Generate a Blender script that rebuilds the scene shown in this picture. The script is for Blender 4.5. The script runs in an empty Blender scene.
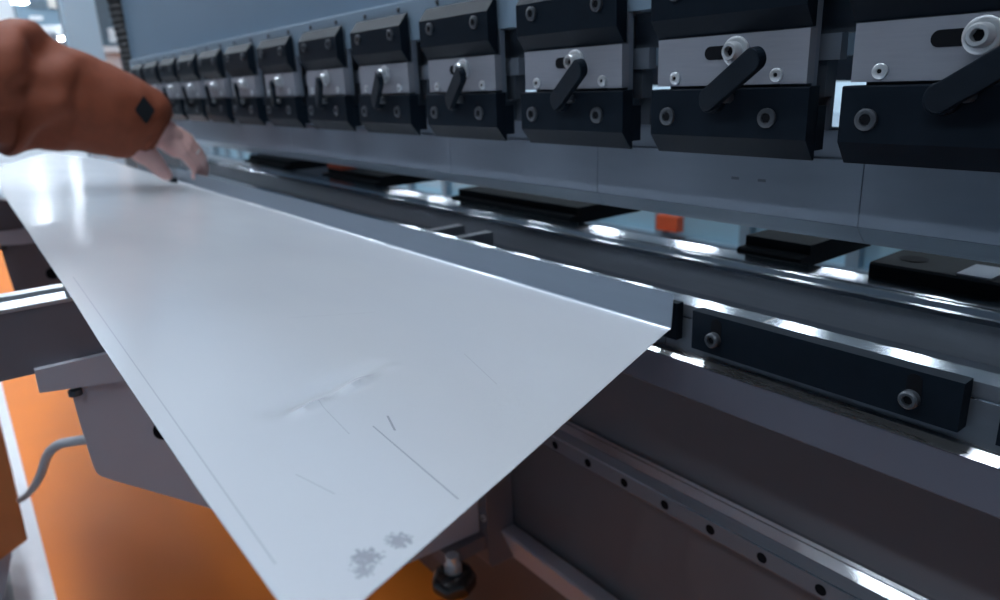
import bpy, bmesh, math, random
from mathutils import Vector, Matrix, noise
random.seed(7)
C = bpy.context.scene.collection
H = 1.15                      # camera height above the floor; geometry below is written relative to the camera
PI = math.pi

# ------------------------------------------------------------------ camera maths (same frame as the photograph, 1000 x 600)
F = 712.0
RX = Vector((0.61101285, 0.21010266, -0.76323009))
RY = Vector((0.79054442, -0.21220543, 0.57446356))
RZ = Vector((-0.04126525, -0.9543719, -0.29575573))

def px(x, y, yw=None, fwd=None):
    d = Vector(((x - 500) / F, (y - 300) / F, 1.0)); w = Vector((RX.dot(d), RY.dot(d), RZ.dot(d)))
    return w * (fwd if fwd is not None else yw / w.y)

# ------------------------------------------------------------------ materials
def new_mat(name):
    m = bpy.data.materials.new(name); m.use_nodes = True
    nt = m.node_tree
    return m, nt, nt.nodes['Principled BSDF']

def mat(name, col, rough=.5, metal=0., var=.12, scale=30., stretch=None, bump=0., rvar=0., spec=.5, coat=0.):
    m, nt, b = new_mat(name)
    N, L = nt.nodes, nt.links
    tc = N.new('ShaderNodeTexCoord'); mp = N.new('ShaderNodeMapping')
    L.new(tc.outputs['Object'], mp.inputs['Vector'])
    if stretch: mp.inputs['Scale'].default_value = stretch
    nz = N.new('ShaderNodeTexNoise'); nz.inputs['Scale'].default_value = scale; nz.inputs['Detail'].default_value = 4
    L.new(mp.outputs['Vector'], nz.inputs['Vector'])
    mx = N.new('ShaderNodeMix'); mx.data_type = 'RGBA'
    c = Vector(col[:3])
    mx.inputs['A'].default_value = (*(c * (1 - var)), 1); mx.inputs['B'].default_value = (*(c * (1 + var)), 1)
    L.new(nz.outputs['Fac'], mx.inputs['Factor']); L.new(mx.outputs['Result'], b.inputs['Base Color'])
    b.inputs['Roughness'].default_value = rough; b.inputs['Metallic'].default_value = metal
    b.inputs['Specular IOR Level'].default_value = spec
    b.inputs['Coat Weight'].default_value = coat
    if rvar:
        mr = N.new('ShaderNodeMapRange')
        mr.inputs['To Min'].default_value = max(.02, rough - rvar); mr.inputs['To Max'].default_value = rough + rvar
        L.new(nz.outputs['Fac'], mr.inputs['Value']); L.new(mr.outputs['Result'], b.inputs['Roughness'])
    if bump:
        bp = N.new('ShaderNodeBump'); bp.inputs['Strength'].default_value = bump; bp.inputs['Distance'].default_value = .002
        L.new(nz.outputs['Fac'], bp.inputs['Height']); L.new(bp.outputs['Normal'], b.inputs['Normal'])
    return m

def glow(name, col, s):
    m, nt, b = new_mat(name)
    b.inputs['Emission Color'].default_value = (*col, 1); b.inputs['Emission Strength'].default_value = s
    b.inputs['Base Color'].default_value = (*col, 1)
    return m

M = {}
M['black'] = mat('black_oxide_steel', (.0078, .0130, .0205), .46, .0, .2, 60, spec=.06, bump=.05, rvar=.06)
M['matte'] = mat('matte_black_block', (.010, .014, .018), .6, .0, .1, 30, spec=.08)
M['flangeshade'] = mat('shaded_flange_steel', (.21, .26, .32), .38, .55, .06, 30, (.5, 4, 4), rvar=.04)  # shade of the upright flange put into a darker steel colour
M['plate'] = mat('ground_grey_steel', (.30, .32, .37), .42, .25, .08, 40, (1, 6, 12), bump=.03, rvar=.06)
M['body'] = mat('dark_grey_steel', (.085, .105, .135), .5, .1, .1, 40)
M['block'] = mat('mid_grey_steel', (.24, .28, .34), .45, .2, .1, 40)
M['chrome'] = mat('bright_zinc_screw', (.70, .74, .78), .28, .55, .05, 30)
M['darkscrew'] = mat('black_cap_screw', (.07, .08, .095), .35, .3, .1, 60)
M['socket'] = mat('screw_socket_dark', (.008, .009, .012), .7, spec=.08)
M['beam'] = mat('painted_ram_beam', (.20, .28, .36), .40, .0, .06, 12)
M['ram'] = mat('painted_ram_panel', (.17, .25, .335), .42, .0, .06, 4, bump=.02)
M['punch'] = mat('hardened_punch_steel', (.175, .215, .275), .40, .15, .08, 18, (1, 1, 5), bump=.03, rvar=.05)
M['tip'] = mat('ground_punch_tip', (.34, .40, .46), .34, .4, .06, 18, (1, 1, 8), rvar=.05)
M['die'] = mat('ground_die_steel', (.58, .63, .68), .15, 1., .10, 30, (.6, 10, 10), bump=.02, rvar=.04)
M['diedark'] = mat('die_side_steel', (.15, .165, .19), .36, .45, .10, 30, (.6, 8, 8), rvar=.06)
M['table'] = mat('painted_table_grey', (.135, .14, .18), .48, .1, .08, 14, bump=.02)
M['edge'] = mat('milled_table_edge', (.62, .64, .66), .28, 1., .08, 40, (.4, 8, 8), rvar=.06)
M['apron'] = mat('painted_apron_grey', (.15, .14, .155), .50, .0, .1, 10, bump=.02)
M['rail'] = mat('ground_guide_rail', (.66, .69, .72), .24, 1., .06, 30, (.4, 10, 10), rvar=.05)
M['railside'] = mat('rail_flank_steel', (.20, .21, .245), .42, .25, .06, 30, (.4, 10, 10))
M['armsteel'] = mat('polished_arm_strip', (.55, .58, .62), .38, 1., .06, 30, (8, .4, 8), rvar=.05)
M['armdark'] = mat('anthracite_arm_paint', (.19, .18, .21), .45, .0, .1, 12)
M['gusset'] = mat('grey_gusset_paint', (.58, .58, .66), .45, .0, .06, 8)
M['rubber'] = mat('black_rubber', (.014, .014, .016), .55, .0, .2, 80)
M['knob'] = mat('black_plastic_knob', (.018, .017, .018), .25, .0, .1, 30, coat=.3)
M['cable'] = mat('grey_cable_sheath', (.62, .62, .66), .5)
M['jacket'] = mat('rust_jacket_cloth', (.225, .050, .018), .74, .0, .16, 55, bump=.25)
M['badge'] = mat('dark_badge_rubber', (.010, .012, .015), .6, spec=.1)
M['skin'] = mat('skin', (.74, .45, .41), .48, .0, .10, 60, bump=.06)
M['nail'] = mat('finger_nail', (.60, .40, .35), .3)
M['trouser'] = mat('dark_trouser_cloth', (.03, .035, .05), .8, .0, .2, 60)
M['hair'] = mat('brown_hair', (.05, .03, .02), .6)
M['silver'] = mat('silver_ring', (.85, .85, .83), .3, .5)
M['pedal'] = mat('orange_brown_guard', (.60, .19, .055), .45, .0, .12, 14)
M['label'] = mat('white_label', (.75, .75, .76), .5)
M['floor'] = mat('orange_floor', (.84, .225, .028), .5, .0, .10, 3, bump=.02, rvar=.06, spec=.12)
M['floorgrey'] = mat('grey_hall_floor', (.22, .27, .32), .4, .0, .08, 3)
M['tape'] = mat('white_floor_line', (.72, .73, .78), .5, .0, .06, 20)
M['hallwall'] = mat('pale_blue_wall', (.66, .80, .88), .7, .0, .05, 2)
M['white'] = mat('white_panel', (.82, .84, .86), .6, .0, .03, 3)
M['guard'] = mat('light_blue_guard', (.36, .58, .70), .45, .0, .06, 4)
M['guardpost'] = mat('blue_grey_post', (.20, .30, .38), .45)
M['column'] = mat('blue_grey_column', (.48, .64, .76), .5, .0, .05, 5)
M['redbox'] = mat('orange_red_box', (.75, .13, .05), .5)
M['darkwall'] = mat('dark_blue_wall', (.05, .07, .09), .8, .0, .05, 2)
M['ceiling'] = mat('hall_ceiling', (.36, .39, .42), .8, .0, .05, 1)
M['darkgrey'] = mat('dark_grey_cabinet', (.12, .17, .21), .5)
M['cardboard'] = mat('cream_board', (.80, .76, .70), .6)
M['lamp'] = glow('lamp_glow', (.80, .90, 1.0), 58.)
M['lampbody'] = mat('lamp_housing', (.5, .52, .55), .4)

def sheet_mat():
    m, nt, b = new_mat('galvanised_sheet')
    N, L = nt.nodes, nt.links
    tc = N.new('ShaderNodeTexCoord')
    def noise_tex(scale, stretch=(1, 1, 1), detail=4):
        mp = N.new('ShaderNodeMapping'); mp.inputs['Scale'].default_value = stretch
        nz = N.new('ShaderNodeTexNoise'); nz.inputs['Scale'].default_value = scale; nz.inputs['Detail'].default_value = detail
        L.new(tc.outputs['Object'], mp.inputs['Vector']); L.new(mp.outputs['Vector'], nz.inputs['Vector'])
        return nz
    def math_(op, a, bb=None, c=None):
        n = N.new('ShaderNodeMath'); n.operation = op
        for i, v in enumerate((a, bb, c)):
            if v is None: continue
            if isinstance(v, (int, float)): n.inputs[i].default_value = v
            else: L.new(v, n.inputs[i])
        return n.outputs[0]
    sep = N.new('ShaderNodeSeparateXYZ'); L.new(tc.outputs['Object'], sep.inputs[0])
    X, Y = sep.outputs['X'], sep.outputs['Y']
    def scratch(a, bp, w):          # a thin scratch between two points of the sheet
        ax, ay = a; bx, by = bp; ln = math.hypot(bx - ax, by - ay); dx, dy = (bx - ax) / ln, (by - ay) / ln
        px = math_('SUBTRACT', X, ax); py = math_('SUBTRACT', Y, ay)
        t = math_('ADD', math_('MULTIPLY', px, dx), math_('MULTIPLY', py, dy))
        d = math_('ABSOLUTE', math_('SUBTRACT', math_('MULTIPLY', px, -dy), math_('MULTIPLY', py, -dx)))
        on = math_('MULTIPLY', math_('LESS_THAN', d, w), math_('MULTIPLY', math_('GREATER_THAN', t, 0), math_('LESS_THAN', t, ln)))
        return on
    def smudge(c, r, th, sc):
        d = math_('SQRT', math_('ADD', math_('POWER', math_('SUBTRACT', X, c[0]), 2), math_('POWER', math_('SUBTRACT', Y, c[1]), 2)))
        f = math_('SUBTRACT', 1, math_('DIVIDE', d, r)); f = math_('MAXIMUM', f, 0)
        nz = noise_tex(sc, detail=6)
        return math_('GREATER_THAN', math_('MULTIPLY', math_('ADD', nz.outputs['Fac'], .25), math_('POWER', f, .5)), th)
    base = noise_tex(5, (1, 2, 1)); fine = noise_tex(120, (.15, 1, 1))
    mx = N.new('ShaderNodeMix'); mx.data_type = 'RGBA'
    mx.inputs['A'].default_value = (.73, .75, .80, 1); mx.inputs['B'].default_value = (.79, .80, .83, 1)
    L.new(base.outputs['Fac'], mx.inputs['Factor'])
    marks = None
    for s in SCRATCH:
        o = math_('MULTIPLY', scratch(*s[:3]), s[3]); marks = o if marks is None else math_('MAXIMUM', marks, o)
    for s in SMUDGE:
        o = math_('MULTIPLY', smudge(*s[:4]), s[4]); marks = math_('MAXIMUM', marks, o)
    mk = N.new('ShaderNodeMix'); mk.data_type = 'RGBA'
    L.new(marks, mk.inputs['Factor']); L.new(mx.outputs['Result'], mk.inputs['A']); mk.inputs['B'].default_value = (.24, .25, .29, 1)
    L.new(mk.outputs['Result'], b.inputs['Base Color'])
    b.inputs['Metallic'].default_value = .33
    mr = N.new('ShaderNodeMapRange'); mr.inputs['To Min'].default_value = .15; mr.inputs['To Max'].default_value = .22
    L.new(base.outputs['Fac'], mr.inputs['Value']); L.new(mr.outputs['Result'], b.inputs['Roughness'])
    bp = N.new('ShaderNodeBump'); bp.inputs['Strength'].default_value = .03; bp.inputs['Distance'].default_value = .001
    L.new(fine.outputs['Fac'], bp.inputs['Height']); L.new(bp.outputs['Normal'], b.inputs['Normal'])
    return m

# ------------------------------------------------------------------ object helpers
def tag(o, label=None, cat=None, group=None, kind=None):
    if label: o['label'] = label
    if cat: o['category'] = cat
    if group: o['group'] = group
    if kind: o['kind'] = kind
    return o

def thing(name, loc, label, cat, group=None):
    o = bpy.data.objects.new(name, None); o.empty_display_size = .05
    C.objects.link(o); o.location = Vector(loc) + Vector((0, 0, H))
    return tag(o, label, cat, group)

def wloc(o):
    v = Vector((0, 0, 0))
    while o: v += Vector(o.location); o = o.parent
    return v

def obj(name, bm, m, parent=None, base=None, bevel=0., smooth=False, seg=2):
    """bm is written in camera-relative world coordinates; the object's origin goes to its parent's base (or base)"""
    if bevel:
        ed = [e for e in bm.edges if len(e.link_faces) == 2 and e.calc_face_angle(0) > .5]
        bmesh.ops.bevel(bm, geom=ed, offset=bevel, segments=seg, affect='EDGES', profile=.6, clamp_overlap=True)
    bmesh.ops.recalc_face_normals(bm, faces=bm.faces[:])
    org = wloc(parent) if parent else (Vector(base) + Vector((0, 0, H)) if base is not None else Vector((0, 0, H)))
    for v in bm.verts: v.co = v.co + Vector((0, 0, H)) - org
    me = bpy.data.meshes.new(name); bm.to_mesh(me); bm.free()
    if smooth:
        for p in me.polygons: p.use_smooth = True
        try: me.set_sharp_from_angle(angle=math.radians(38))
        except Exception: pass
    me.materials.append(m)
    o = bpy.data.objects.new(name, me); C.objects.link(o)
    if parent: o.parent = parent
    else: o.location = org
    return o

def box(bm, x0, x1, y0, y1, z0, z1):
    v = [bm.verts.new((x, y, z)) for x in (x0, x1) for y in (y0, y1) for z in (z0, z1)]
    for f in ((0, 1, 3, 2), (4, 6, 7, 5), (0, 4, 5, 1), (2, 3, 7, 6), (0, 2, 6, 4), (1, 5, 7, 3)):
        bm.faces.new([v[i] for i in f])
    return bm

def prism_x(bm, prof, x0, x1):
    """extrude a (y, z) outline along x"""
    a = [bm.verts.new((x0, y, z)) for y, z in prof]; b = [bm.verts.new((x1, y, z)) for y, z in prof]
    n = len(prof)
    for i in range(n): bm.faces.new((a[i], a[(i + 1) % n], b[(i + 1) % n], b[i]))
    bm.faces.new(a[::-1]); bm.faces.new(b)
    return bm

def frame(d):
    d = Vector(d).normalized()
    u = d.cross(Vector((0, 0, 1)))
    if u.length < 1e-3: u = d.cross(Vector((1, 0, 0)))
    u.normalize(); return d, u, d.cross(u).normalized()

def lathe(bm, o, d, prof, n=24):
    """prof: (distance along d, radius)"""
    d, u, w = frame(d); o = Vector(o); rings = []
    for t, r in prof:
        if r <= 1e-6: rings.append([bm.verts.new(o + d * t)])
        else: rings.append([bm.verts.new(o + d * t + (u * math.cos(2 * PI * k / n) + w * math.sin(2 * PI * k / n)) * r) for k in range(n)])
    for A, B in zip(rings, rings[1:]):
        for k in range(n):
            j = (k + 1) % n
            if len(A) == 1 and len(B) == 1: continue
            if len(A) == 1: bm.faces.new((A[0], B[j], B[k]))
            elif len(B) == 1: bm.faces.new((A[k], A[j], B[0]))
            else: bm.faces.new((A[k], A[j], B[j], B[k]))
    if len(rings[0]) > 1: bm.faces.new(rings[0][::-1])
    if len(rings[-1]) > 1: bm.faces.new(rings[-1])
    return bm

def tube(bm, pts, radii, n=14, cap=True):
    pts = [Vector(p) for p in pts]
    if not isinstance(radii, (list, tuple)): radii = [radii] * len(pts)
    rings = []; u = None
    for i, p in enumerate(pts):
        t = (pts[min(i + 1, len(pts) - 1)] - pts[max(i - 1, 0)]).normalized()
        if u is None: _, u, _ = frame(t)
        u = (u - t * u.dot(t)).normalized(); w = t.cross(u)
        rings.append([bm.verts.new(p + (u * math.cos(2 * PI * k / n) + w * math.sin(2 * PI * k / n)) * radii[i]) for k in range(n)])
    for A, B in zip(rings, rings[1:]):
        for k in range(n): bm.faces.new((A[k], A[(k + 1) % n], B[(k + 1) % n], B[k]))
    if cap: bm.faces.new(rings[0][::-1]); bm.faces.new(rings[-1])
    return bm

def catmull(P, n=8):
    P = [Vector(p) for p in P]; out = []
    for i in range(len(P) - 1):
        p0, p1, p2, p3 = P[max(i - 1, 0)], P[i], P[i + 1], P[min(i + 2, len(P) - 1)]
        for k in range(n):
            t = k / n
            out.append(.5 * ((2 * p1) + (p2 - p0) * t + (2 * p0 - 5 * p1 + 4 * p2 - p3) * t * t + (3 * p1 - p0 - 3 * p2 + p3) * t ** 3))
    out.append(P[-1]); return out

def BM(): return bmesh.new()

def cap_screw(name, parent, o, r, hgt, m, washer=0., label=None, sk=.54):
    """socket cap screw standing out along -y from point o, its socket a sub-part"""
    bm = BM()
    if washer: lathe(bm, o, (0, -1, 0), [(0, washer), (.0025, washer), (.003, washer * .94), (.003, r)], 28)
    lathe(bm, o, (0, -1, 0), [(0, r), (hgt * .80, r), (hgt, r * .82), (hgt, r * sk), (hgt * .55, r * (sk - .04)), (hgt * .55, 0)], 24)
    s = obj(name, bm, m, parent, smooth=True)
    if label: s['label'] = label
    bm = BM(); lathe(bm, Vector(o) + Vector((0, -hgt * .56, 0)), (0, -1, 0), [(0, 0), (0, r * (sk - .03)), (.0006, r * (sk - .03)), (.0006, 0)], 6)
    obj('socket', bm, M['socket'], s)
    return s

def copy_tree(o, parent=None):
    c = o.copy(); C.objects.link(c)
    if parent: c.parent = parent
    for ch in list(o.children): copy_tree(ch, c)
    return c

XL, XR = -2.68, .26          # ends of the machine

# ------------------------------------------------------------------ press brake (frame, ram, table, apron, guide rail)
pb = thing('press_brake', (-1.2, 1.0, -H), 'long grey press brake with dark table, bright guide rail and painted upper ram', 'press brake')
bm = BM(); box(bm, -2.93, XR, .605, .66, .10, 1.15); obj('ram_panel', bm, M['ram'], pb, bevel=.004)
bm = BM(); prism_x(bm, [(.545, .0565), (.545, .1075), (.5465, .1085), (.605, .1085), (.605, .0565)], XL, XR)
beam = obj('ram_beam', bm, M['beam'], pb, bevel=.0004)
for k in range(26):                                        # small screws along the ledge face
    x = XL + .05 + k * .1
    bm = BM(); lathe(bm, (x, .5455, .0985), (0, -1, 0), [(0, .0036), (.0022, .0036), (.003, .0025), (.003, 0)], 12)
    obj('ledge_screw', bm, M['darkscrew'], beam)
bm = BM(); box(bm, XL, XR, .628, .66, .045, .10); obj('ram_web', bm, M['body'], pb)
bm = BM(); box(bm, XL, XR, 1.0, 1.04, .012, 1.1); obj('rear_reflection_block', bm, M['ram'], pb, bevel=.003)  # added unseen panel, keeps rear lamp reflections off the sheet
bm = BM(); box(bm, XL, XR, 1.28, 1.36, -.028, .068); obj('reflection_block_beam', bm, M['body'], pb, bevel=.003)  # unseen bar put in to stop low lamp reflections reaching the sheet
# table under the dies
bm = BM(); prism_x(bm, [(.528, -.2575), (.522, -.2575), (.514, -.262), (.514, -.298), (.518, -.301), (.70, -.301), (.70, -.2575)], XL - .1, XR)
tb = obj('table', bm, M['table'], pb, bevel=.0006)
bm = BM(); prism_x(bm, [(.5275, -.2570), (.5205, -.2570), (.5125, -.2618), (.5138, -.2624), (.521, -.2585), (.5275, -.2585)], XL - .1, XR)
obj('milled_edge', bm, M['edge'], pb)
bm = BM(); box(bm, XL - .1, XR, .635, .70, -.80, -.301); obj('apron', bm, M['apron'], pb, bevel=.002)
bm = BM(); prism_x(bm, [(.632, -.722), (.609, -.722), (.606, -.725), (.632, -.790), (.636, -.790)], XL - .1, XR)
obj('apron_lip', bm, M['gusset'], pb, bevel=.001)
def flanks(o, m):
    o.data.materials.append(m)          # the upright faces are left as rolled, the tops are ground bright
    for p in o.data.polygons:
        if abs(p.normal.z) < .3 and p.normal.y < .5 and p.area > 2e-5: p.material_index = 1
# linear guide rail on the apron: 60-ish mm hole pitch
RYF = .612
rp = [(.636, -.4735), (.630, -.4735), (.6275, -.4765), (.6255, -.4765), (.6175, -.4845), (.6165, -.4845), (.613, -.4965), (RYF, -.4985),
      (RYF, -.519), (.614, -.5225), (.636, -.5225)]
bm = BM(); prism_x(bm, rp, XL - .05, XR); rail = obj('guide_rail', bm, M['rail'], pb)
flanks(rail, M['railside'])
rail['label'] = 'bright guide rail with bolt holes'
hx = [-.695 + .0672 * k for k in range(-9, 14)]
for x in hx:
    bm = BM(); lathe(bm, (x, RYF - .0004, -.5095), (0, 1, 0), [(0, .0062), (0, .0050), (.004, .0050), (.004, 0)], 20)
    obj('rail_hole', bm, M['socket'], rail)
# legs / side frames at both ends, to the floor
for x in (XL - .16, XR):
    bm = BM()
    prism_x(bm, [(.70, -H), (1.5, -H), (1.5, 1.0), (.66, 1.0), (.66, .0), (.95, -.05), (.95, -.30), (.70, -.30)], x, x + .08)
    obj('side_frame', bm, M['ram'], pb, bevel=.004)
bm = BM(); box(bm, XL - .08, XR, .72, .76, -H + .02, -.30); obj('bed_plate', bm, M['apron'], pb)
bm = BM()
hp = catmull([(-2.98, .60, 1.1), (-2.99, .60, .62), (-3.0, .605, .34), (-2.975, .61, .18), (-2.955, .615, .05), (-2.91, .63, -.06), (-2.87, .65, -.12)], 14)
rr = [.030 + .004 * (i % 2) for i in range(len(hp))]
tube(bm, hp, rr, 14); hs = obj('energy_chain', bm, M['rubber'], pb, smooth=False)

# ------------------------------------------------------------------ punch segments
edges = [XL] + [-2.43 + .3 * k for k in range(0, 1)] + []
seams = [-2.68, -2.381, -2.081, -1.781, -1.481, -1.181, -.881, -.581, -.281, .02, .26]
plabels = ['grey steel punch segment at the far left end of the punch row', 'grey punch segment second from the far end of the row',
           'grey punch segment third from the far end, right of the gripping hand', 'grey punch segment fourth from the far end of the row',
           'grey punch segment fifth from the far end of the row', 'grey punch segment sixth from the far end of the row',
           'grey punch segment third left of the dark vertical seam', 'grey punch segment second left of the dark vertical seam',
           'grey punch segment with small dark marks, just left of the vertical seam', 'grey punch segment just right of the dark vertical seam',
           'grey punch segment at the right end of the row']
for i in range(len(seams) - 1):
    a, b = seams[i] + .0004, seams[i + 1] - .0004
    t = thing('punch_segment', ((a + b) / 2, .60, -.145), plabels[i], 'punch', 'punch segments under the clamps')
    bm = BM(); prism_x(bm, [(.584, -.075), (.584, -.1285), (.596, -.1385), (.616, -.1385), (.616, -.052), (.588, -.052), (.588, -.074)], a, b)
    obj('body', bm, M['punch'], t, bevel=.0006)
    bm = BM(); prism_x(bm, [(.5843, -.1293), (.596, -.1418), (.600, -.1455), (.606, -.1455), (.614, -.1380), (.596, -.1380), (.5865, -.1295)], a, b)
    obj('tip', bm, M['tip'], t)
    bm = BM(); box(bm, a + .004, b - .004, .592, .608, -.0525, -.0505); obj('tang', bm, M['body'], t)
    if i == 7:
        for x in (-.40, -.372):
            bm = BM(); box(bm, x - .004, x + .004, .5836, .5846, -.099, -.0965); obj('stamp_mark', bm, M['body'], t)

# ------------------------------------------------------------------ clamp modules
XLEFT = [-.2775, -.458, -.649, -.8505, -1.050, -1.251, -1.457, -1.66, -1.862, -2.052, -2.24, -2.43, -2.61]
CW = .153
CLZ = 0.
def make_module(x):
    a, b = x + .0025, x + .0025 + CW; c = (a + b) / 2
    t = thing('tool_clamp', (c, .56, -.072), 'x', 'clamp', 'tool clamps along the ram')
    # upper jaw
    bm = BM(); prism_x(bm, [(.526, .0437), (.526, .0757), (.5385, .0916), (.5405, .0916), (.5405, .0285), (.5370, .0285)], a - .001, b - .005)
    up = obj('upper_jaw', bm, M['black'], t, bevel=.0012)
    for x_ in (a + .026, b - .030): cap_screw('cap_screw', up, (x_, .5262, .0652), .0072, .0035, M['darkscrew'])
    # face plate with slot
    bm = BM(); prism_x(bm, [(.5345, -.0126), (.5345, .0275), (.5445, .0275), (.5445, -.0126)], a + .0015, b - .0055)
    fp = obj('face_plate', bm, M['plate'], t, bevel=.0008)
    n = 10; bm = BM(); pts = []
    for k in range(n + 1): pts.append((c + .008 + .0055 * math.sin(PI * k / n), .0137 + .0055 * math.cos(PI * k / n)))
    for k in range(n + 1): pts.append((c - .0185 - .0055 * math.sin(PI * k / n), .0137 - .0055 * math.cos(PI * k / n)))
    f = bm.faces.new([bm.verts.new((q[0], .5341, q[1])) for q in pts])
    r = bmesh.ops.extrude_face_region(bm, geom=[f]); 
    for v in [g for g in r['geom'] if isinstance(g, bmesh.types.BMVert)]: v.co.y += .0008
    obj('slot', bm, M['socket'], fp)
    for x_ in (a + .022, b - .031): cap_screw('small_screw', fp, (x_, .5347, -.0056), .0054, .0026, M['chrome'], 0, None, .34)
    # shoulder screw with washer
    cap_screw('shoulder_screw', t, (c + .0075, .5343, .0140), .0078, .0115, M['chrome'], washer=.0120, label='bright shoulder screw on a washer')
    # lower jaw
    bm = BM(); prism_x(bm, [(.530, -.0160), (.530, -.0550), (.5425, -.0716), (.5445, -.0716), (.5445, -.0150), (.5315, -.0150)], a - .002, b)
    lo = obj('lower_jaw', bm, M['black'], t, bevel=.0010)
    for x_ in (a + .018, b - .034): cap_screw('cap_screw', lo, (x_, .5302, -.0385), .0078, .0032, M['darkscrew'])
    bm = BM(); box(bm, b - .010, b + .0005, .5440, .556, -.064, -.030); obj('side_stop', bm, M['black'], lo, bevel=.001)
    # lever: bar from the hub right of the screw to the lower jaw
    A = Vector((c + .0455, .503, .0070)); B = Vector((c - .0085, .5220, -.0235))
    d = (B - A).normalized(); nrm = Vector((0, -1, 0)); nrm = (nrm - d * nrm.dot(d)).normalized(); s = d.cross(nrm)
    w = .0088; th = .0040; ring = []
    for k in range(11): ang = PI * k / 10; ring.append(A + s * (w * math.cos(ang)) - d * (w * math.sin(ang)))
    for k in range(11): ang = PI * k / 10; ring.append(B - s * (w * 1.05 * math.cos(ang)) + d * (w * 1.05 * math.sin(ang)))
    bm = BM(); f = bm.faces.new([bm.verts.new(p + nrm * th) for p in ring])
    r = bmesh.ops.extrude_face_region(bm, geom=[f])
    for v in [g for g in r['geom'] if isinstance(g, bmesh.types.BMVert)]: v.co -= nrm * (2 * th)
    lv = obj('lever', bm, M['black'], t, bevel=.0012)
    bm = BM(); lathe(bm, B + Vector((0, .0085, -.0005)), (0, -1, 0), [(0, .0112), (.0075, .0112), (.0085, .0102), (.0085, 0)], 24)
    obj('lever_pivot', bm, M['black'], lv, smooth=True)
    bm = BM(); lathe(bm, (c + .006, .530, -.0225), (0, -1, 0), [(0, .0045), (.006, .0045), (.008, .003), (.008, 0)], 16)
    obj('stop_pin', bm, M['darkscrew'], lo, smooth=True)
    # body behind and the wedge block in the gap
    bm = BM(); box(bm, a + .008, b - .007, .5446, .552, -.0148, .0560); bd = obj('clamp_body', bm, M['block'], t, bevel=.001)
    bm = BM(); box(bm, a + .008, b - .034, .5445, .603, -.0500, .0555); obj('core', bm, M['body'], bd)
    bm = BM(); box(bm, b - .022, b + .0045, .562, .572, .0040, .0235); obj('wedge_block', bm, M['block'], t, bevel=.001)
    bm = BM(); prism_x(bm, [(.578, -.0505), (.578, -.0240), (.566, -.0240), (.566, .0038), (.582, .0038), (.582, -.0505)], b - .022, b - .0075); obj('back_plate', bm, M['body'], t, bevel=.001)
    bm = BM(); box(bm, b - .022, b + .024, .572, .590, .0238, .0562); obj('filler_plate', bm, M['body'], t)
    return t

mlabels = ['black and grey tool clamp cut off by the right photo edge', 'whole tool clamp second from the right photo edge, its lever slanting down left',
           'tool clamp third from the right photo edge, its lever reddish in the light', 'tool clamp fourth from the right photo edge, with a short upright lever',
           'tool clamp fifth from the right photo edge', 'tool clamp sixth from the right photo edge', 'tool clamp seventh from the right photo edge',
           'tool clamp eighth from the right photo edge', 'small tool clamp ninth from the right photo edge', 'small tool clamp tenth from the right photo edge',
           'small far tool clamp third from the far end, partly behind the orange sleeve', 'far tool clamp second from the far end, behind the orange sleeve',
           'farthest tool clamp at the far end of the ram, behind the cuff']
m0 = make_module(XLEFT[0]); m0['label'] = mlabels[0]
for x, lb in list(zip(XLEFT, mlabels))[1:]:
    c = copy_tree(m0); c.location.x = m0.location.x + (x - XLEFT[0]); c['label'] = lb
c = copy_tree(m0); c.location.x = m0.location.x + .195; c['label'] = 'tool clamp beyond the right photo edge'

# ------------------------------------------------------------------ dies
def die(name, prof, a, b, m, label, bev=.0008):
    t = obj(name, prism_x(BM(), prof, a, b), m, None, base=((a + b) / 2, prof[0][0], prof[0][1]), bevel=bev, seg=2)
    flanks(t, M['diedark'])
    tag(t, label, 'die'); return t
ZT = -.2105
FRONT = [(.5250, ZT), (.5490, ZT), (.5525, ZT - .004), (.5525, -.250), (.668, -.250), (.668, -.2570), (.5250, -.2570), (.5250, -.2235), (.5262, -.2228), (.5262, -.2215), (.5250, -.2208)]
fx = [XL - .08, -1.93, -1.18, -.4290, XR]
fl = ['bright front die rail section at the far end, under the gripping hand', 'bright front die rail section behind the far half of the bent flange',
      'bright front die rail section behind the near half of the bent flange', 'bright front die rail section behind the black clamp bars, right of the sheet']
for i in range(4):
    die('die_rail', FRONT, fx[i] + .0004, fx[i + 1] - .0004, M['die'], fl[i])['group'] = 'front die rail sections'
for x in (-.3270, -.3160, -.3030):
    obj('etched_line', prism_x(BM(), [(.5275, ZT + .0002), (.5480, ZT + .0002), (.5480, ZT - .0005), (.5275, ZT - .0005)], x - .0004, x + .0004), M['label'], bpy.data.objects['die_rail.003'])
BACK = [(.6725, ZT - .0025), (.6690, ZT - .006), (.6690, -.2570), (.735, -.2570), (.735, ZT), (.7000, ZT), (.6985, ZT - .0015), (.6960, ZT - .0015), (.6945, ZT), (.6900, ZT), (.6790, ZT - .0025)]
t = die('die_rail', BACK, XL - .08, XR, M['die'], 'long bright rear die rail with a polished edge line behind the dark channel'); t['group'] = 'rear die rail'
for x, lb in ((-.832, 'steel spacer bar lying across the dark die channel, nearer of the two'), (-.905, 'steel spacer bar lying across the dark die channel, farther of the two')):
    o = obj('spacer_bar', box(BM(), x - .009, x + .009, .5535, .612, -.2495, -.2125), M['diedark'], None, base=(x, .58, -.2495), bevel=.001)
    tag(o, lb, 'spacer', 'spacer bars in the die channel')

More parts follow.
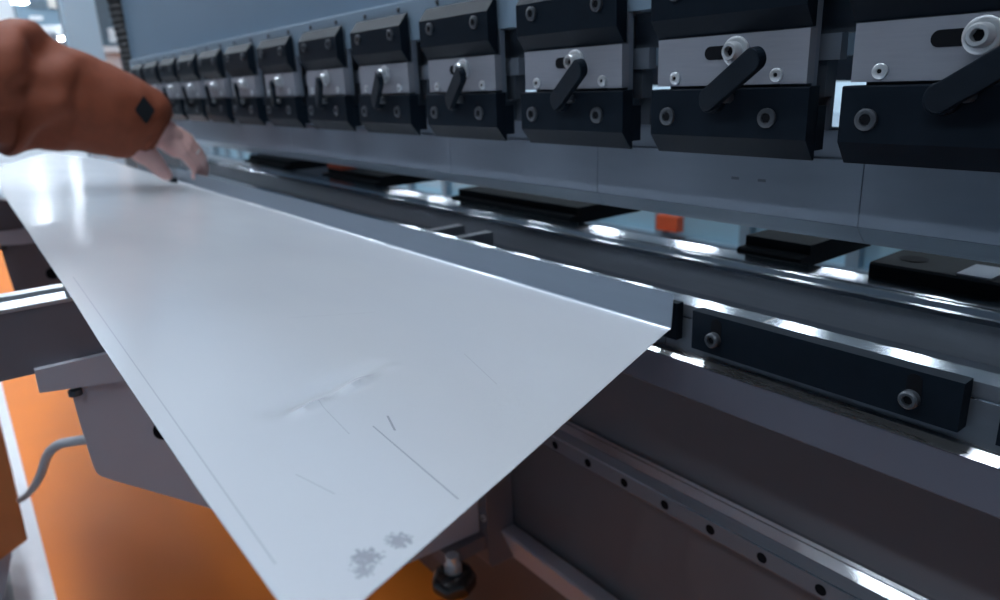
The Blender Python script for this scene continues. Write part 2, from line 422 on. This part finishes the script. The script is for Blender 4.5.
# black bars clamping the die
def die_clamp(a, b, label, dy=0.):
    t = thing('die_clamp_bar', ((a + b) / 2, .515, -.243), label, 'clamp bar', 'black clamp bars on the die front')
    bm = BM(); box(bm, a, b, .5105 + dy, .5248, -.2450, -.2085); br = obj('bar', bm, M['black'], t, bevel=.0016)
    for x in (a + .026, b - .031):
        pts = []; n = 10; r = .0052
        for k in range(n + 1): pts.append((x + r * math.cos(PI * k / n), -.2160 + r * math.sin(PI * k / n)))
        for k in range(n + 1): pts.append((x - r * math.cos(PI * k / n), -.2280 - r * math.sin(PI * k / n)))
        bm = BM(); f = bm.faces.new([bm.verts.new((q[0], .5100 + dy, q[1])) for q in pts])
        rr_ = bmesh.ops.extrude_face_region(bm, geom=[f])
        for v in [g for g in rr_['geom'] if isinstance(g, bmesh.types.BMVert)]: v.co.y += .001
        obj('slot', bm, M['socket'], br)
        cap_screw('cap_screw', t, (x - .001, .5102 + dy, -.2300), .0068, .0065, M['darkscrew'])
    return t
die_clamp(-.3865, -.1625, 'long black clamp bar with two cap screws on the die front, right of the sheet')
die_clamp(-.1395, .08, 'black clamp bar just showing at the right photo edge')
die_clamp(-.640, -.4085, 'black clamp bar with only its end showing beside the sheet corner', .0055)

# ------------------------------------------------------------------ back gauge fingers behind the dies
def finger(x0, x1, label, step=True):
    t = thing('backgauge_finger', ((x0 + x1) / 2, .80, -.200), label, 'stop finger', 'back gauge fingers behind the die')
    bm = BM(); prism_x(bm, [(.742, -.2195), (.738, -.216), (.738, -.2085), (.742, -.206), (.756, -.206), (.756, -.1945), (.90, -.1945), (.90, -.2195)] if step else [(.745, -.2190), (.745, -.201), (.748, -.199), (.86, -.199), (.86, -.2190)], x0, x1)
    b_ = obj('finger_block', bm, M['matte'], t, bevel=.0015)
    bm = BM(); box(bm, x0 + .02, x1 - .02, .855, 1.25, -.216, -.200); obj('carrier_arm', bm, M['matte'], t, bevel=.002)
    return t, b_
finger(-.498, -.414, 'black stepped stop finger in the gap behind the die, right of the red box')
t, b_ = finger(-.342, -.150, 'big black stop finger block behind the die at the right photo edge, with a recess', False)
bm = BM(); lathe(bm, (-.315, .785, -.1991), (0, 0, 1), [(0, .013), (.0006, .014), (.0006, 0)], 24); obj('hole', bm, M['socket'], b_)
bm = BM(); box(bm, -.262, -.232, .752, .80, -.1992, -.1975); obj('steel_pad', bm, M['block'], b_, bevel=.001)
bm = BM(); box(bm, -.212, -.165, .746, .82, -.1992, -.1930); obj('steel_pad', bm, M['plate'], b_, bevel=.001)
finger(-1.12, -.795, 'long dark stop finger behind the die near the middle of the gap')
finger(-2.28, -1.95, 'far black stop finger behind the die, right of the gripping hand')
t, b_ = finger(-1.70, -1.42, 'dark stop finger with an orange cap behind the far die')
bm = BM(); box(bm, -1.70, -1.62, .757, .80, -.1946, -.183); o = obj('end_cap', bm, M['redbox'], b_, bevel=.001); o['label'] = 'orange cap'

# rear guard behind the machine
rg = thing('rear_guard', (-1.6, 2.1, -H), 'light blue rear guard with posts, seen through the gap under the punches', 'guard')
bm = BM(); box(bm, -7.5, 1.5, 2.12, 2.15, -H + .03, -.22); obj('panel', bm, M['guard'], rg)
for k in range(24):
    x = -7.3 + k * .37; bm = BM(); box(bm, x - .02, x + .02, 2.085, 2.119, -H, -.20); obj('post', bm, M['guardpost'], rg, bevel=.003)
bm = BM(); box(bm, -7.5, 1.5, 2.08, 2.118, -.63, -.585); obj('mid_rail', bm, M['guardpost'], rg, bevel=.003)
o = obj('control_box', box(BM(), -1.735, -1.635, 2.05, 2.084, -.560, -.505), M['redbox'], None, base=(-1.70, 2.07, -.560), bevel=.006)
tag(o, 'small orange red box on the blue rear guard behind the die gap', 'box')

# ------------------------------------------------------------------ sheet metal
def sheet():
    BACKL = [(0, (-.4075, .5030)), (.62, (-2.10, .488)), (.85, (-3.05, .492)), (1, (-3.62, .365))]
    FRONTL = [(0, (-.2065, .0655)), (.05, (-.337, .0645)), (.15, (-.626, .067)), (.25, (-.808, .0705)), (.62, (-1.948, .083)), (.85, (-2.5, .112)), (1, (-2.806, .138))]
    def along(Lst, u):
        for (a, p), (b, q) in zip(Lst, Lst[1:]):
            if u <= b + 1e-9: t = (u - a) / (b - a); return Vector((p[0] + (q[0] - p[0]) * t, p[1] + (q[1] - p[1]) * t, 0))
    plane = lambda y: -.2318 - .1001 * (y - .5030)
    def dent(x, y):
        a, b = Vector((-.404, .138)), Vector((-.452, .232)); d = b - a; L_ = d.length; d /= L_
        p = Vector((x, y)) - a; t = p.dot(d); s = p.x * -d.y + p.y * d.x
        e = max(0, 1 - ((t - L_ / 2) / (L_ * .62)) ** 2)
        h = .0011 * e * math.exp(-(s / .0045) ** 2) * (1.2 + .9 * math.sin(t * 120)) - .0016 * e * math.exp(-((s - .012) / .010) ** 2)
        return h
    NU, NV = 300, 110; bm = BM(); g = []
    for j in range(NV + 1):
        v = (j / NV); row = []
        for i in range(NU + 1):
            u = (i / NU) ** 1.7
            p = along(BACKL, u).lerp(along(FRONTL, u), v)
            p.z = plane(p.y) + 2.2 * dent(p.x, p.y) + .0012 * noise.noise(Vector((p.x * 2.2, p.y * 5, 3)))
            row.append(bm.verts.new(p))
        g.append(row)
    # flange: bend radius then straight up, only as far as the bend goes
    fr = []
    NF = max(i for i in range(NU + 1) if (i / NU) ** 1.7 <= .62)
    R = .004
    for k in range(1, 6):
        a = PI / 2 * k / 5
        fr.append([bm.verts.new((q.co.x, q.co.y + R * math.sin(a), q.co.z + R * (1 - math.cos(a)))) for q in g[0][:NF + 1]])
    for hgt in (.010, .022, .0345):
        fr.append([bm.verts.new((q.co.x + (-.0025 if hgt > .03 and i == 0 else 0), q.co.y + R + .0015 * hgt / .03, q.co.z + hgt)) for i, q in enumerate(g[0][:NF + 1])])
    rows = fr[::-1] + g
    for A, B in zip(rows, rows[1:]):
        for i in range(min(len(A), len(B)) - 1):
            fc = bm.faces.new((A[i], A[i + 1], B[i + 1], B[i]))
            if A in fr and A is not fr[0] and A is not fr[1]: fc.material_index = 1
    return bm
SCRATCH = [((-.363, .172), (-.262, .166), .0005, .55), ((-.372, .187), (-.350, .180), .0007, .6), ((-.415, .160), (-.36, .155), .0004, .25),
           ((-.330, .110), (-.300, .118), .0004, .3), ((-.90, .085), (-.26, .073), .0005, .28), ((-.62, .22), (-.60, .30), .0004, .2), ((-.45, .30), (-.38, .28), .0004, .22)]
SMUDGE = [((-.243, .106), .014, .56, 520, .6), ((-.247, .124), .012, .56, 600, .6), ((-.236, .100), .010, .56, 480, .5)]
bm = sheet()
so = obj('sheet_metal', bm, sheet_mat(), None, base=(0, 0, 0), smooth=True)
for p in so.data.polygons: p.use_smooth = True
so.data.materials.append(M['flangeshade'])          # darker copy of the sheet for the flange, its shade painted in
sm = so.modifiers.new('thickness', 'SOLIDIFY'); sm.thickness = .0006; sm.offset = 0
es = so.modifiers.new('edges', 'EDGE_SPLIT'); es.split_angle = math.radians(40)
tag(so, 'large pale sheet of metal with an upturned flange, dented and scratched, resting against the die', 'metal sheet')
bm = BM(); prism_x(bm, [(.470, -.2290), (.470, -.2190), (.484, -.2170), (.484, -.2300)], -2.115, -2.065)
o = obj('corner_stop', bm, M['black'], None, base=(-2.09, .485, -.236), bevel=.002); tag(o, 'small dark metal clip at the far end of the flange, under the fingers', 'clip')

# ------------------------------------------------------------------ sheet support arms
def round_poly(P, r, n=6):
    out = []; k = len(P)
    for i in range(k):
        p0, p1, p2 = (Vector(P[(i + j) % k]) for j in (-1, 0, 1)); ri = r[i] if isinstance(r, (list, tuple)) else r
        a, b = (p0 - p1), (p2 - p1); q = min(ri, a.length * .45, b.length * .45)
        A, B = p1 + a.normalized() * q, p1 + b.normalized() * q
        if ri <= 0: out.append(p1); continue
        for s in range(n + 1):
            t = s / n; out.append((1 - t) ** 2 * A + 2 * t * (1 - t) * p1 + t * t * B)
    return [(v.x, v.y) for v in out]

def arm(X, label, cut=False):
    t = thing('sheet_support_arm', (X, .55, -.75), label, 'support arm', 'sheet support arms on the guide rail')
    bm = BM(); prism_x(bm, [(-.45, -.274), (.585, -.274), (.585, -.256), (.10, -.2065), (.08, -.2045), (-.45, -.2045)], X - .055, X); bmn = obj('beam', bm, M['armdark'], t, bevel=.003)
    bm = BM()
    prof = [(-.055, -.2045), (-.055, -.196), (-.034, -.196), (-.032, -.1915), (-.016, -.1915), (-.014, -.196), (-.006, -.200), (.0015, -.2005), (.0015, -.2045)]
    a = [bm.verts.new((X + q[0], -.45, q[1])) for q in prof]; b = [bm.verts.new((X + q[0], .078, q[1])) for q in prof]
    for i in range(len(prof)): bm.faces.new((a[i], a[(i + 1) % len(prof)], b[(i + 1) % len(prof)], b[i]))
    bm.faces.new(a[::-1]); bm.faces.new(b)
    o = obj('steel_strip', bm, M['armsteel'], t); o['label'] = 'polished steel strip along the arm top'
    # gusset plate
    P = [(.054, -.272), (.057, -.362), (.060, -.407), (.072, -.418), (.160, -.490), (.405, -.700), (.435, -.716), (.576, -.722), (.577, -.60), (.577, -.272)]
    P = round_poly(P, [0, .02, .03, .02, .02, .03, .03, .004, 0, 0])
    bm = BM(); prism_x(bm, P, X - .008, X + .0)
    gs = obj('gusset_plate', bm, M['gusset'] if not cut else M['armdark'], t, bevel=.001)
    bm = BM(); lathe(bm, (X - .0002, .138, -.377), (1, 0, 0), [(0, .0135), (.0006, .0135), (.0006, 0)], 28); obj('hole', bm, M['socket'], gs)
    # bracket
    bm = BM(); prism_x(bm, [(.027, -.2675), (.0265, -.2925), (.095, -.3015), (.40, -.3015), (.40, -.2675)], X + .0005, X + .010); br = obj('side_bracket', bm, M['gusset'], t, bevel=.0015)
    bm = BM(); lathe(bm, (X + .004, .058, -.3005), (0, 0, -1), [(0, .007), (.006, .007), (.006, 0)], 16); obj('bracket_bolt', bm, M['darkscrew'], br)
    # carriage on the rail
    bm = BM(); prism_x(bm, [(.5785, -.45), (.5785, -.775), (.584, -.785), (.629, -.785), (.633, -.775), (.633, -.54), (.6105, -.54), (.6105, -.45)], X - .075, X + .02)
    ca = obj('carriage', bm, M['armdark'], t, bevel=.002)
    bm = BM(); box(bm, X - .03, X + .012, .50, .578, -.750, -.724); obj('clamp_foot', bm, M['armdark'], ca, bevel=.002)
    cap_screw('cap_screw', ca, (X + .012, .5785, -.69), .006, .004, M['chrome'])
    # knob with bright spindle
    kx, ky = X + .02, .507
    bm = BM(); n = 40
    for k in range(1): pass
    rings = []
    for z, r in ((-.752, .022), (-.756, .031), (-.764, .0355), (-.778, .0355), (-.786, .030), (-.786, 0)):
        if r == 0: rings.append([bm.verts.new((kx, ky, z))]); continue
        rings.append([bm.verts.new((kx + r * (1 + .03 * math.cos(7 * 2 * PI * i / n)) * math.cos(2 * PI * i / n), ky + r * (1 + .03 * math.cos(7 * 2 * PI * i / n)) * math.sin(2 * PI * i / n), z)) for i in range(n)])
    for A, B in zip(rings, rings[1:]):
        for i in range(n):
            j = (i + 1) % n
            if len(B) == 1: bm.faces.new((A[i], A[j], B[0]))
            else: bm.faces.new((A[i], A[j], B[j], B[i]))
    bm.faces.new(rings[0][::-1])
    kb = obj('knob', bm, M['knob'], t, smooth=True)
    bm = BM(); lathe(bm, (kx, ky, -.753), (0, 0, 1), [(0, .014), (.012, .014), (.014, .012), (.016, .011), (.03, .011)], 24); obj('spindle', bm, M['chrome'], kb, smooth=True)
    return t
arm(-.85, 'nearer grey support arm under the sheet, with a polished top strip, gusset and black knob')
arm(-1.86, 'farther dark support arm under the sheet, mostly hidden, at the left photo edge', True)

# cable from the gusset down to the floor box
bm = BM()
cp = catmull([px(90, 439, fwd=.94), px(75, 441, fwd=.95), px(58, 445, fwd=.99), px(47, 456, fwd=1.05), px(40, 476, fwd=1.15), px(30, 492, fwd=1.35), px(20, 500, fwd=1.58), px(11, 503, fwd=1.63)], 12)
tube(bm, cp, .0065, 12)
o = obj('power_cable', bm, M['cable'], None, base=(-.853, .062, -.362), smooth=True); tag(o, 'grey cable curving from the support arm down to the orange floor', 'cable')

# ------------------------------------------------------------------ floor things
bm = BM(); box(bm, -9, .2, -.093, -.012, -H, -H + .004); o = obj('trim_1', bm, M['tape']); tag(o, 'white line on the orange floor', kind='structure')
fp = thing('pedal_guard', (-1.95, -.2, -H), 'orange brown guard box on a grey base by the white floor line, lower left corner', 'guard box')
bm = BM(); prism_x(bm, round_poly([(-.034, -.945), (-.026, -.58), (-.10, -.50), (-.25, -.50), (-.25, -1.0), (-.20, -1.02)], [.006, .02, .03, .01, .02, .04]), -2.15, -1.76); obj('guard', bm, M['pedal'], fp, bevel=.006)
bm = BM(); prism_x(bm, [(-.24, -H), (-.13, -H), (-.07, -.99), (-.09, -.955), (-.24, -.985)], -2.08, -1.80); bs = obj('base', bm, M['gusset'], fp, bevel=.006)
bm = BM(); box(bm, -2.13, -1.785, -.25, -.10, -H, -H + .012); obj('foot_plate', bm, M['railside'], fp, bevel=.003)
bm = BM()
for y0, y1, z0, z1 in ((0, .004, 0, .022), (.004, .016, 0, .004), (.004, .014, .009, .013), (.004, .016, .018, .022)): box(bm, -1.7995, -1.798, -.150 + y0, -.150 + y1, -1.115 + z0, -1.115 + z1)
obj('letter', bm, M['label'], bs)
# ------------------------------------------------------------------ hall
def structure(name, bm, m, label=None):
    o = obj(name, bm, m); o['kind'] = 'structure'
    if label: o['label'] = label
    return o
structure('floor', box(BM(), -9, 2, -.06, 2.4, -H - .05, -H), M['floor'], 'orange painted floor along the machine')
structure('floor_rear', box(BM(), -32, 8, 2.4, 18, -H - .05, -H), M['floorgrey'], 'grey hall floor behind the machine')
structure('floor_end', box(BM(), -32, -9, -.06, 2.4, -H - .05, -H), M['floorgrey'], 'grey hall floor past the machine end')
structure('floor_aisle', box(BM(), -32, 8, -8, -.06, -H - .05, -H), M['floorgrey'], 'grey aisle floor beyond the white line')
structure('ceiling', box(BM(), -32, 8, -8, 18, 4.2, 4.25), M['ceiling'], 'pale hall ceiling')
structure('wall_back', box(BM(), -32, 8, 18, 18.1, -H, 4.2), M['hallwall'], 'pale blue hall wall')
structure('wall_left', box(BM(), -32.1, -32, -8, 18, -H, 4.2), M['white'], 'white far hall wall')
structure('wall_front', box(BM(), -32, 8, -8.1, -8, -H, 4.2), M['darkwall'])
# column, equipment far left
bm = BM(); box(bm, -5.10, -4.98, .715, .885, -H, 4.2); o = structure('trim_2', bm, M['column'], 'pale blue column'); 
def exhibit(name, parts, base, label, cat):
    t = thing(name, base, label, cat)
    for nm, b, m in parts: obj(nm, box(BM(), *b), m, t, bevel=.01)
    return t
exhibit('display_cabinet', [('housing', (-7.6, -7.0, 1.05, 1.75, -H, .95), M['darkgrey']), ('screen', (-6.995, -6.97, 1.30, 1.41, .43, .54), M['white']), ('shelf', (-6.995, -6.90, 1.22, 1.45, .345, .395), M['white']), ('door', (-6.995, -6.97, 1.22, 1.35, -.2, .335), M['white'])],
        (-7.3, 1.35, -H), 'dark blue cabinet with small white panels behind the column', 'cabinet')
exhibit('exhibition_booth', [('wall_panel', (-12.1, -12.0, -1.6, 3.0, -H, 2.6), M['white']), ('header', (-11.95, -11.6, 1.14, 2.0, .925, 1.30), M['guardpost']), ('header_trim', (-11.7, -11.55, 1.14, 2.2, .84, .925), M['white']), ('sign_board', (-11.59, -11.55, 1.50, 1.74, 1.14, 1.26), M['cardboard']), ('notice', (-11.59, -11.56, 1.26, 1.41, .99, 1.04), M['white']), ('vent', (-11.59, -11.57, 1.28, 1.48, 1.13, 1.24), M['darkgrey'])],
        (-12, 1.2, -H), 'white exhibition booth with dark header, far behind the sleeve', 'booth')

# lamps
def lamp(x, y, z, r, label, grp):
    t = thing('ceiling_lamp', (x, y, z), label, 'lamp', grp)
    bm = BM(); lathe(bm, (x, y, z + .03), (0, 0, 1), [(0, r * 1.12), (.10, r * .9), (.16, r * .3), (.16, 0)], 24); obj('housing', bm, M['lampbody'], t, smooth=True)
    bm = BM(); lathe(bm, (x, y, z), (0, 0, 1), [(0, 0), (0, r), (.029, r)], 24); obj('diffuser', bm, M['lamp'], t)
    bm = BM(); tube(bm, [(x, y, z + .18), (x, y, 4.2)], .012, 8); obj('drop_rod', bm, M['lampbody'], t)
    return t
for ix in range(13):
    lamp(-26.0 + ix * 2.1, .32 + .05 * (ix % 2) + (.9 * (ix % 3 - 1) if ix < 9 else 0), 3.3, .29, 'round hall lamp in the row high over the machine', 'hall lamps over the machine')
for ix in range(10):
    for iy in range(2):
        lamp(-29 + ix * 3.2 + .9 * iy, 13.2 + iy * 2.6, 3.3 + .45 * iy, .26 + .10 * iy, 'round hall lamp in the rows behind the machine', 'hall lamps behind the machine')
for ix in range(17):
    lamp(-23 + ix * 1.5, 9.0, 3.3, .17, 'smaller round hall lamp in the nearer row behind the machine', 'smaller hall lamps behind the machine')
for ix in range(12):
    lamp(-7.2 + ix * .9, -2.45, 3.3, .14, 'small round hall lamp in the row over the aisle', 'hall lamps over the aisle')
p = px(20, 3, fwd=8.5); lamp(p.x, p.y, p.z, .08, 'bright round lamp at the top left corner', None)
p = px(66, 40, fwd=8.8); lamp(p.x, p.y, p.z, .08, 'bright round lamp just above the sleeve at the left', None)
for x, y in ((-8.0, -.6), (-8.4, .9), (-8.0, 2.4)): lamp(x, y, 2.6, .22, 'round lamp added over the white booth to brighten it', 'added lamps over the booth')  # extra lamps put in to brighten the booth wall

# ------------------------------------------------------------------ person reaching in from the left
# hand pose, written as joints in space (camera-relative metres)
W = px(158, 130, fwd=1.76)
per = thing('person', (-1.60, -.50, -H), 'person reaching in from the left in a rust orange jacket, gripping the sheet flange', 'person')

def limb(bm, pts, rad, n=16):
    P = [Vector(p) for p in pts]
    # resample with catmull for smooth taper
    pp = catmull(P, 6); rr = []
    for i in range(len(P) - 1):
        for k in range(6): t = k / 6; rr.append(rad[i] * (1 - t) + rad[i + 1] * t)
    rr.append(rad[-1])
    tube(bm, pp, rr, n)
    for c, r in ((pp[0], rr[0]), (pp[-1], rr[-1])):
        bmesh.ops.create_uvsphere(bm, u_segments=n, v_segments=10, radius=r * .995, matrix=Matrix.Translation(c))

def remeshed(name, bm, m, parent, vox):
    o = obj(name, bm, m, parent)
    md = o.modifiers.new('skin', 'REMESH'); md.mode = 'VOXEL'; md.voxel_size = vox; md.use_smooth_shade = True
    ms = o.modifiers.new('soft', 'SMOOTH'); ms.factor = .5; ms.iterations = 3
    dg = bpy.context.evaluated_depsgraph_get(); me = bpy.data.meshes.new_from_object(o.evaluated_get(dg))
    o.modifiers.clear(); o.data = me
    for p in me.polygons: p.use_smooth = True
    return o

fd = (px(187, 148, fwd=1.80) - W).normalized()              # wrist to knuckles
view = W.normalized()
ac = Vector((-.75, .35, .56)); ac = (ac - fd * ac.dot(fd)).normalized()   # across, toward the index finger
dn_ = fd.cross(ac).normalized()
if dn_.z > 0: dn_ = -dn_                                     # palm side
bm = BM()
MC = W + fd * .072
fing = [(.033, 1.05, .0112), (.0115, 1.14, .0116), (-.0105, 1.08, .0112), (-.031, .88, .0098)]   # index .. little
ringpt = None; nails = []
limb(bm, [W - fd * .16, W - fd * .06, W, W + fd * .025], [.044, .042, .041, .036], 18)
for i, (a, ln, r) in enumerate(fing):
    mc = MC + ac * a + fd * (.006 - abs(a) * .25)
    limb(bm, [W + ac * a * .45 + fd * .01, W + ac * a * .8 + fd * .05, mc], [.024, .021, r * 1.5], 14)      # metacarpal mass of the palm
    limb(bm, [W + ac * a * .6 + fd * .02 + dn_ * .014, mc - fd * .012 + dn_ * .010], [.016, .012], 12)
    d1 = (fd * .93 + dn_ * .36).normalized(); d2 = (fd * .80 + dn_ * .60).normalized(); d3 = (fd * .35 + dn_ * .93).normalized()
    p1 = mc + d1 * .040 * ln; p2 = p1 + d2 * .025 * ln; p3 = p2 + d3 * .020 * ln
    limb(bm, [mc, p1, p2, p3], [r * 1.22, r * 1.08, r * .98, r * .82], 14)
    nails.append((p3 + fd * r * .70, d3, r))
    if i == 1: ringpt = (mc.lerp(p1, .55), d1, r * 1.19)
# thumb from the side of the palm, opposing the fingers
tb0 = px(140, 148, fwd=1.72)
tb1 = px(151, 159, fwd=1.735)
tb2 = px(160, 169, fwd=1.755)
tb3 = px(166, 175, fwd=1.775)
limb(bm, [tb0, tb1, tb2, tb3], [.030, .024, .0195, .0150], 14)
limb(bm, [W - fd * .01, tb0, tb1], [.034, .030, .022], 14)
# arm inside the sleeve
EL = px(-30, 84, fwd=1.48); SH = Vector((-1.42, -.30, .30))
limb(bm, [W - fd * .10, W.lerp(EL, .55), EL], [.036, .042, .046], 16)
limb(bm, [EL, EL.lerp(SH, .5), SH], [.048, .055, .062], 16)
hand = remeshed('body', bm, M['skin'], per, .0028)
bm = BM(); c, d, r = ringpt
d, u, w = frame(d)
n = 28; q = [[bm.verts.new(c + d * dz + (u * math.cos(2 * PI * k / n) + w * math.sin(2 * PI * k / n)) * rr_) for k in range(n)] for dz, rr_ in ((-.0025, r * 1.0), (-.0025, r * 1.12), (.0025, r * 1.12), (.0025, r * 1.0))]
for A, B in zip(q, q[1:] + q[:1]):
    for k in range(n): bm.faces.new((A[k], A[(k + 1) % n], B[(k + 1) % n], B[k]))
o = obj('finger_ring', bm, M['silver'], per, smooth=True); o['label'] = 'silver ring'
for p, d3, r in nails:
    bm = BM(); bmesh.ops.create_uvsphere(bm, u_segments=10, v_segments=6, radius=1, matrix=Matrix.Translation(p) @ Matrix.Diagonal((r * .6, r * .45, r * .6, 1)))
    obj('finger_nail', bm, M['nail'], per, smooth=True)

# jacket sleeve: lofted rings along the arm with folds
def sleeve():
    bm = BM()
    spec = [(160, 133, 1.755, 25), (153, 129, 1.745, 31), (141, 122, 1.725, 37), (120, 115, 1.69, 42), (95, 108, 1.65, 46), (65, 100, 1.61, 52), (35, 93, 1.565, 57.5), (5, 86, 1.52, 62), (-30, 82, 1.47, 63), (-75, 70, 1.42, 64)]
    P = [px(a, b, fwd=f) for a, b, f, r in spec]; Rr = [r * f / F for a, b, f, r in spec]
    P += [SH + Vector((0, 0, 0)), SH + Vector((-.12, -.02, .03))]; Rr += [.125, .13]
    pp = catmull(P, 10); rr = []
    for i in range(len(P) - 1):
        for k in range(10): t = k / 10; t = t * t * (3 - 2 * t); rr.append(Rr[i] * (1 - t) + Rr[i + 1] * t)
    rr.append(Rr[-1])
    n = 64; rings = []; u = None
    for i, p in enumerate(pp):
        t = (pp[min(i + 1, len(pp) - 1)] - pp[max(i - 1, 0)]).normalized()
        if u is None: _, u, _ = frame(t)
        u = (u - t * u.dot(t)).normalized(); w = t.cross(u); ring = []
        s = i / len(pp)
        for k in range(n):
            a = 2 * PI * k / n; dirv = u * math.cos(a) + w * math.sin(a)
            q = p + dirv * rr[i]
            amp = rr[i] * (.04 + .17 * max(0, min(1, (s - .36) / .25)))
            f = noise.noise(Vector((q.x * 7, q.y * 9, q.z * 16))) + .5 * noise.noise(Vector((q.x * 19 + 3, q.y * 14, q.z * 25)))
            f += .7 * (.6 - abs(math.sin(17 * s + 1.1 * a + .8 * noise.noise(Vector((q.x * 5, q.y * 5, q.z * 5)))))) * max(0, min(1, (s - .42) / .1))
            f += .3 * math.sin(38 * s + 2.2 * a + 2 * f) * max(0, min(1, (s - .40) / .2))
            ring.append(bm.verts.new(q + dirv * amp * f))
        rings.append(ring)
    # turn the cuff inwards
    inner = [bm.verts.new(pp[1].lerp(v.co, .90) + (pp[3] - pp[0]) * .4) for v in rings[0]]
    rings = [inner] + rings
    for A, B in zip(rings, rings[1:]):
        for k in range(n): bm.faces.new((A[k], A[(k + 1) % n], B[(k + 1) % n], B[k]))
    return bm
sl = obj('jacket_sleeve', sleeve(), M['jacket'], per, smooth=True)
for p in sl.data.polygons: p.use_smooth = True
# badge on the cuff
bm = BM()
bc = px(145, 111, fwd=1.618); nb = -view
up_ = Vector((0, 0, 1)); rt = up_.cross(nb).normalized(); up_ = nb.cross(rt)
tl = -.08; ru = rt * math.cos(tl) + up_ * math.sin(tl); uu = up_ * math.cos(tl) - rt * math.sin(tl)
ring = round_poly([(0, .034), (.021, .002), (0, -.030), (-.021, .002)], .004, 4)
f = bm.faces.new([bm.verts.new(bc + ru * a + uu * b) for a, b in ring])
r_ = bmesh.ops.extrude_face_region(bm, geom=[f])
for v in [g for g in r_['geom'] if isinstance(g, bmesh.types.BMVert)]: v.co -= nb * .030
badge = obj('cuff_badge', bm, M['badge'], per, bevel=.001); badge['label'] = 'dark diamond shaped patch'

# rest of the person, outside the picture
bx_, by_ = -1.60, -.50
bm = BM()
limb(bm, [(bx_, by_, -.28), (bx_, by_ - .01, -.10), (bx_, by_ - .01, .12), (bx_, by_, .28)], [.17, .165, .185, .15], 24)
limb(bm, [SH, (bx_ - .02, by_, .30), (bx_ - .22, by_ - .02, .29)], [.10, .12, .095], 18)
limb(bm, [(bx_ - .22, by_ - .02, .29), (bx_ - .27, by_ + .0, .04), (bx_ - .24, by_ + .18, -.12)], [.09, .075, .055], 16)
remeshed('jacket_body', bm, M['jacket'], per, .012)
bm = BM()
for s in (-.1, .1): limb(bm, [(bx_ + s, by_, -.26), (bx_ + s * 1.1, by_ + .02, -.66), (bx_ + s * 1.1, by_, -1.06)], [.115, .08, .06], 16)
remeshed('trousers', bm, M['trouser'], per, .012)
bm = BM()
for s in (-.11, .11):
    limb(bm, [(bx_ + s, by_ - .04, -1.10), (bx_ + s, by_ + .06, -1.105), (bx_ + s, by_ + .18, -1.112)], [.046, .044, .036], 14)
remeshed('shoes', bm, M['rubber'], per, .008)
bm = BM()
limb(bm, [(bx_, by_, .28), (bx_, by_ + .02, .40)], [.062, .058], 16)
bmesh.ops.create_uvsphere(bm, u_segments=24, v_segments=16, radius=1, matrix=Matrix.Translation((bx_, by_ + .04, .50)) @ Matrix.Diagonal((.078, .098, .118, 1)))
bmesh.ops.create_uvsphere(bm, u_segments=12, v_segments=8, radius=1, matrix=Matrix.Translation((bx_, by_ + .14, .485)) @ Matrix.Diagonal((.014, .02, .026, 1)))
remeshed('head', bm, M['skin'], per, .008)
bm = BM(); bmesh.ops.create_uvsphere(bm, u_segments=24, v_segments=16, radius=1, matrix=Matrix.Translation((bx_, by_ + .025, .53)) @ Matrix.Diagonal((.086, .103, .105, 1)))
bmesh.ops.delete(bm, geom=[v for v in bm.verts if v.co.z < .50 and v.co.y > by_ - .02], context='VERTS'); obj('hair', bm, M['hair'], per, smooth=True)

# ------------------------------------------------------------------ light
wd = bpy.data.worlds.new('hall_air'); bpy.context.scene.world = wd; wd.use_nodes = True
bg = wd.node_tree.nodes['Background']; bg.inputs['Color'].default_value = (.40, .56, .72, 1); bg.inputs['Strength'].default_value = .22

# ------------------------------------------------------------------ camera
cam = bpy.data.cameras.new('camera'); co = bpy.data.objects.new('camera', cam); C.objects.link(co)
cam.sensor_fit = 'HORIZONTAL'; cam.sensor_width = 36; cam.lens = 36 * F / 1000
right = Vector((RX[0], RY[0], RZ[0])); down = Vector((RX[1], RY[1], RZ[1])); fw = Vector((RX[2], RY[2], RZ[2]))
m4 = Matrix.Identity(4)
for i in range(3): m4[i][0] = right[i]; m4[i][1] = -down[i]; m4[i][2] = -fw[i]
m4.translation = Vector((0, 0, H)); co.matrix_world = m4
cam.clip_start = .01
cam.dof.use_dof = True; cam.dof.focus_distance = .52; cam.dof.aperture_fstop = 6.3
sc = bpy.context.scene; sc.camera = co
sc.view_settings.view_transform = 'Standard'; sc.view_settings.look = 'None'; sc.view_settings.gamma = 1; sc.view_settings.use_curve_mapping = False
sc.view_settings.exposure = 0.1
